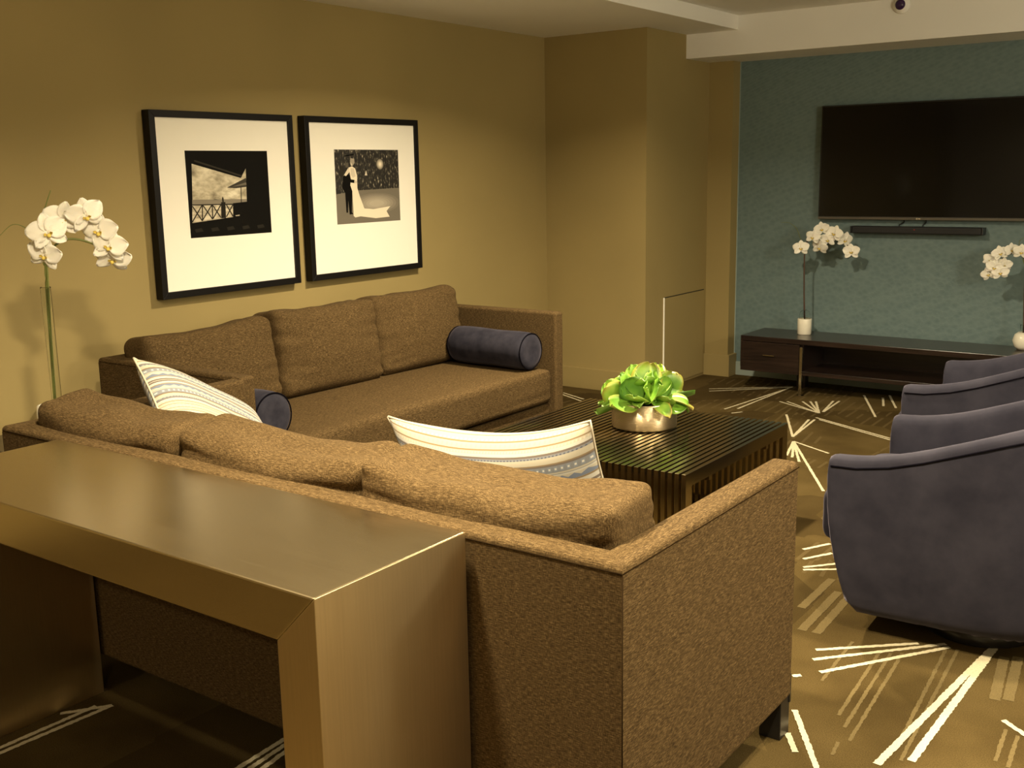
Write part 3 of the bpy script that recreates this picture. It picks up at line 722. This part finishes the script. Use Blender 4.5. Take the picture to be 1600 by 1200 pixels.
cb = thing('media_cabinet', 'long low espresso media cabinet on a chrome leg before the teal wall', 'cabinet', (1.2456, 5.678, 0))
W_, D_, zb, zt = 2.0, .405, .137, .379
obj('top_panel', boxbm(0, W_, 0, D_, zt - .034, zt, bev=.002), M['espresso'], cb)
obj('bottom_panel', boxbm(0, W_, .012, D_, zb, zb + .028, bev=.002), M['espresso'], cb)
obj('side_panel', boxbm(0, .025, .003, D_, zb + .028, zt - .034), M['espresso'], cb)
obj('side_panel', boxbm(W_ - .025, W_, .003, D_, zb + .028, zt - .034), M['espresso'], cb)
obj('back_panel', boxbm(.025, W_ - .025, D_ - .015, D_, zb + .028, zt - .034), M['espresso'], cb)
obj('divider', boxbm(.42, .44, .02, D_ - .015, zb + .028, zt - .034), M['espresso'], cb)
dr = obj('drawer', boxbm(.004, .418, -.004, .016, zb + .004, zt - .037, bev=.0015), M['espresso'], cb)
bm = BM(); box(bm, .170, .250, -.018, -.012, .117 + zb, .123 + zb); box(bm, .176, .182, -.014, -.002, .117 + zb, .123 + zb); box(bm, .238, .244, -.014, -.002, .117 + zb, .123 + zb)
h_ = obj('handle', bm, M['chrome'], dr); h_['label'] = 'slim chrome drawer pull'
for x in (.425, 1.55):
    l_ = obj('leg', boxbm(x, x + .018, -.012, .010, 0, .33, bev=.001), M['chrome'], cb); l_['label'] = 'chrome upright leg'
    box_ = boxbm(x - .012, x + .03, -.014, .02, 0, .006); obj('foot_plate', box_, M['chrome'], l_)
for x in (.3, 1.7): obj('support_block', boxbm(x, x + .06, .28, .34, 0, zb), M['espresso'], cb)

cm = thing('security_camera', 'small white security camera with a dark purple lens on the beam', 'camera', (2.21, YB, 2.436))
bm = BM(); lathe(bm, [(0, 0), (.05, 0), (.05, .008), (.042, .02), (.03, .032), (.0, .034)], 28); bmesh.ops.rotate(bm, verts=bm.verts, cent=(0, 0, 0), matrix=Matrix.Rotation(math.pi / 2, 3, 'X')); obj('housing', bm, M['ceiling'], cm, True)
bm = BM(); lathe(bm, [(.031, .028), (.028, .04), (.016, .05), (0, .053)], 24); bmesh.ops.rotate(bm, verts=bm.verts, cent=(0, 0, 0), matrix=Matrix.Rotation(math.pi / 2, 3, 'X'))
obj('lens', bm, plain('purple_lens_glass', (.035, .012, .06), .08), cm, True)

# ------------------------------------------------------------------ tub chairs
def tub_chair(label, loc, rz):
    o = thing('tub_chair', label, 'armchair', loc, rz, 'slate purple tub chairs')
    W2, D_, zb = .365, .80, .05
    plan = [(x, -W2) for x in (0, .02, .1, .2, .3)]
    for k in range(1, 24):
        a = -math.pi / 2 + math.pi * k / 24; p = 2 / 2.7
        c_, s_ = math.cos(a), math.sin(a)
        plan.append((.38 + (D_ - .38) * abs(c_) ** p, W2 * math.copysign(abs(s_) ** p, s_)))
    plan += [(x, W2) for x in (.3, .2, .1, .02, 0)]
    sm = lambda a, b_, x: (lambda t_: t_ * t_ * (3 - 2 * t_))(max(0, min(1, (x - a) / (b_ - a))))
    bm = BM(); rings = []; outer_top = []
    for i, (x, y) in enumerate(plan):
        xa, ya = plan[max(0, i - 1)]; xc, yc = plan[min(len(plan) - 1, i + 1)]
        tx, ty = xc - xa, yc - ya; l = math.hypot(tx, ty); nx, ny = -ty / l, tx / l
        h = .61 + .18 * sm(.05, .78, x); prof = []
        for q in range(9):
            t_ = q / 8; z = zb + (h - .035 - zb) * t_; s_ = 1 - .19 * (1 - t_) ** 2.2
            prof.append((.40 + (x - .40) * s_, y * s_, z))
        def off(dn, z): return (x + nx * dn, y + ny * dn, z)
        outer_top.append(off(-.0015, h - .032))
        prof += [off(.004, h - .010), off(.02, h), off(.055, h - .001), off(.072, h - .012), off(.078, h - .05)]
        prof += [off(.080, .55 if h > .6 else .5), off(.082, .42), off(.085, .30)]
        rings.append([bm.verts.new(p_) for p_ in prof])
    for A, B in zip(rings, rings[1:]):
        for k in range(len(A) - 1): bm.faces.new((A[k], A[k + 1], B[k + 1], B[k]))
    bm.faces.new(rings[0]); bm.faces.new(rings[-1][::-1]); bm.faces.new([r_[0] for r_ in rings])
    obj('shell', bm, M['suede'], o, True, mods=(1, 'wn'))
    bm = BM(); tube(bm, outer_top[1:-1], .003, 6); sp_ = obj('piping', bm, M['suede_seam'], o, True); sp_['label'] = 'dark seam under the rim'
    bm = cushion(.66, .56, .19, .05, 0, .02, 0, 3, 14, .003); bmesh.ops.translate(bm, verts=bm.verts, vec=(.285, 0, .385)); obj('seat_cushion', bm, M['suede'], o, True, mods=(1,))
    bm = BM(); prism(bm, [(.105, .065), (.05, .15), (.012, .3), (.3, .3), (.3, .065)], -.25, .25, 'y', .012); obj('front_panel', bm, M['suede'], o, True, mods=('wn',))
    bm = BM(); lathe(bm, [(0, 0), (.17, 0), (.175, .008), (.175, .045), (.165, .052), (0, .052)], 40); obj('base', bm, M['black_metal'], o, True, loc=(.41, 0, 0))
    return o
tub_chair('slate purple tub chair closest to the brown sofa arm', (3.125, 2.47, 0), R(0))
tub_chair('slate purple tub chair closest to the media cabinet', (2.99, 3.71, 0), R(0))

# ------------------------------------------------------------------ camera
cam = bpy.data.cameras.new('camera'); co = bpy.data.objects.new('camera', cam); col.objects.link(co)
f, yaw, pit, rol = 1680.06, .6303, -.1952, -.0181
fw = Vector((-math.sin(yaw) * math.cos(pit), math.cos(yaw) * math.cos(pit), math.sin(pit)))
r = Vector((math.cos(yaw), math.sin(yaw), 0)); u = r.cross(fw)
r2 = r * math.cos(rol) + u * math.sin(rol); u2 = -r * math.sin(rol) + u * math.cos(rol)
mw = Matrix((r2, u2, -fw)).transposed().to_4x4(); mw.translation = Vector((4.2625, -1.1191, 1.5042)); co.matrix_world = mw
cam.sensor_width = 36; cam.lens = f / 1600 * 36; cam.clip_start = .05
scene.camera = co

# ------------------------------------------------------------------ lamps: recessed warm downlights in the ceiling, plus an added fill light
def down(x, y, p, z=ZH - .012, size=.11, spread=150, color=(1., .835, .56)):
    l = bpy.data.lights.new('downlight', 'AREA'); l.shape = 'DISK'; l.size = size; l.energy = p; l.color = color; l.spread = R(spread)
    o = bpy.data.objects.new('downlight', l); col.objects.link(o); o.location = (x, y, z)
    return o
down(2.6, .25, 46, size=.18)
down(1.9, 3.1, 46)
down(4.1, .6, 26)
down(3.85, 2.2, 18)
down(1.6, -2.4, 8)
down(4.8, -2.4, 14)
def fill_light(x, y, z, p, color=(1., .90, .68)):
    l = bpy.data.lights.new('fill_lamp', 'POINT'); l.energy = p; l.shadow_soft_size = .14; l.color = color
    o = bpy.data.objects.new('fill_lamp', l); col.objects.link(o); o.location = (x, y, z)
fill_light(5.6, 2.2, 1.8, 55)  # unseen fill, added to brighten the beam and ceiling
w = bpy.data.worlds.new('world'); scene.world = w; w.use_nodes = True
w.node_tree.nodes['Background'].inputs[0].default_value = (1, .8, .5, 1); w.node_tree.nodes['Background'].inputs[1].default_value = .05

vs = scene.view_settings; vs.view_transform = 'Standard'; vs.look = 'None'; vs.gamma = 1; vs.use_curve_mapping = False; vs.exposure = 1.27
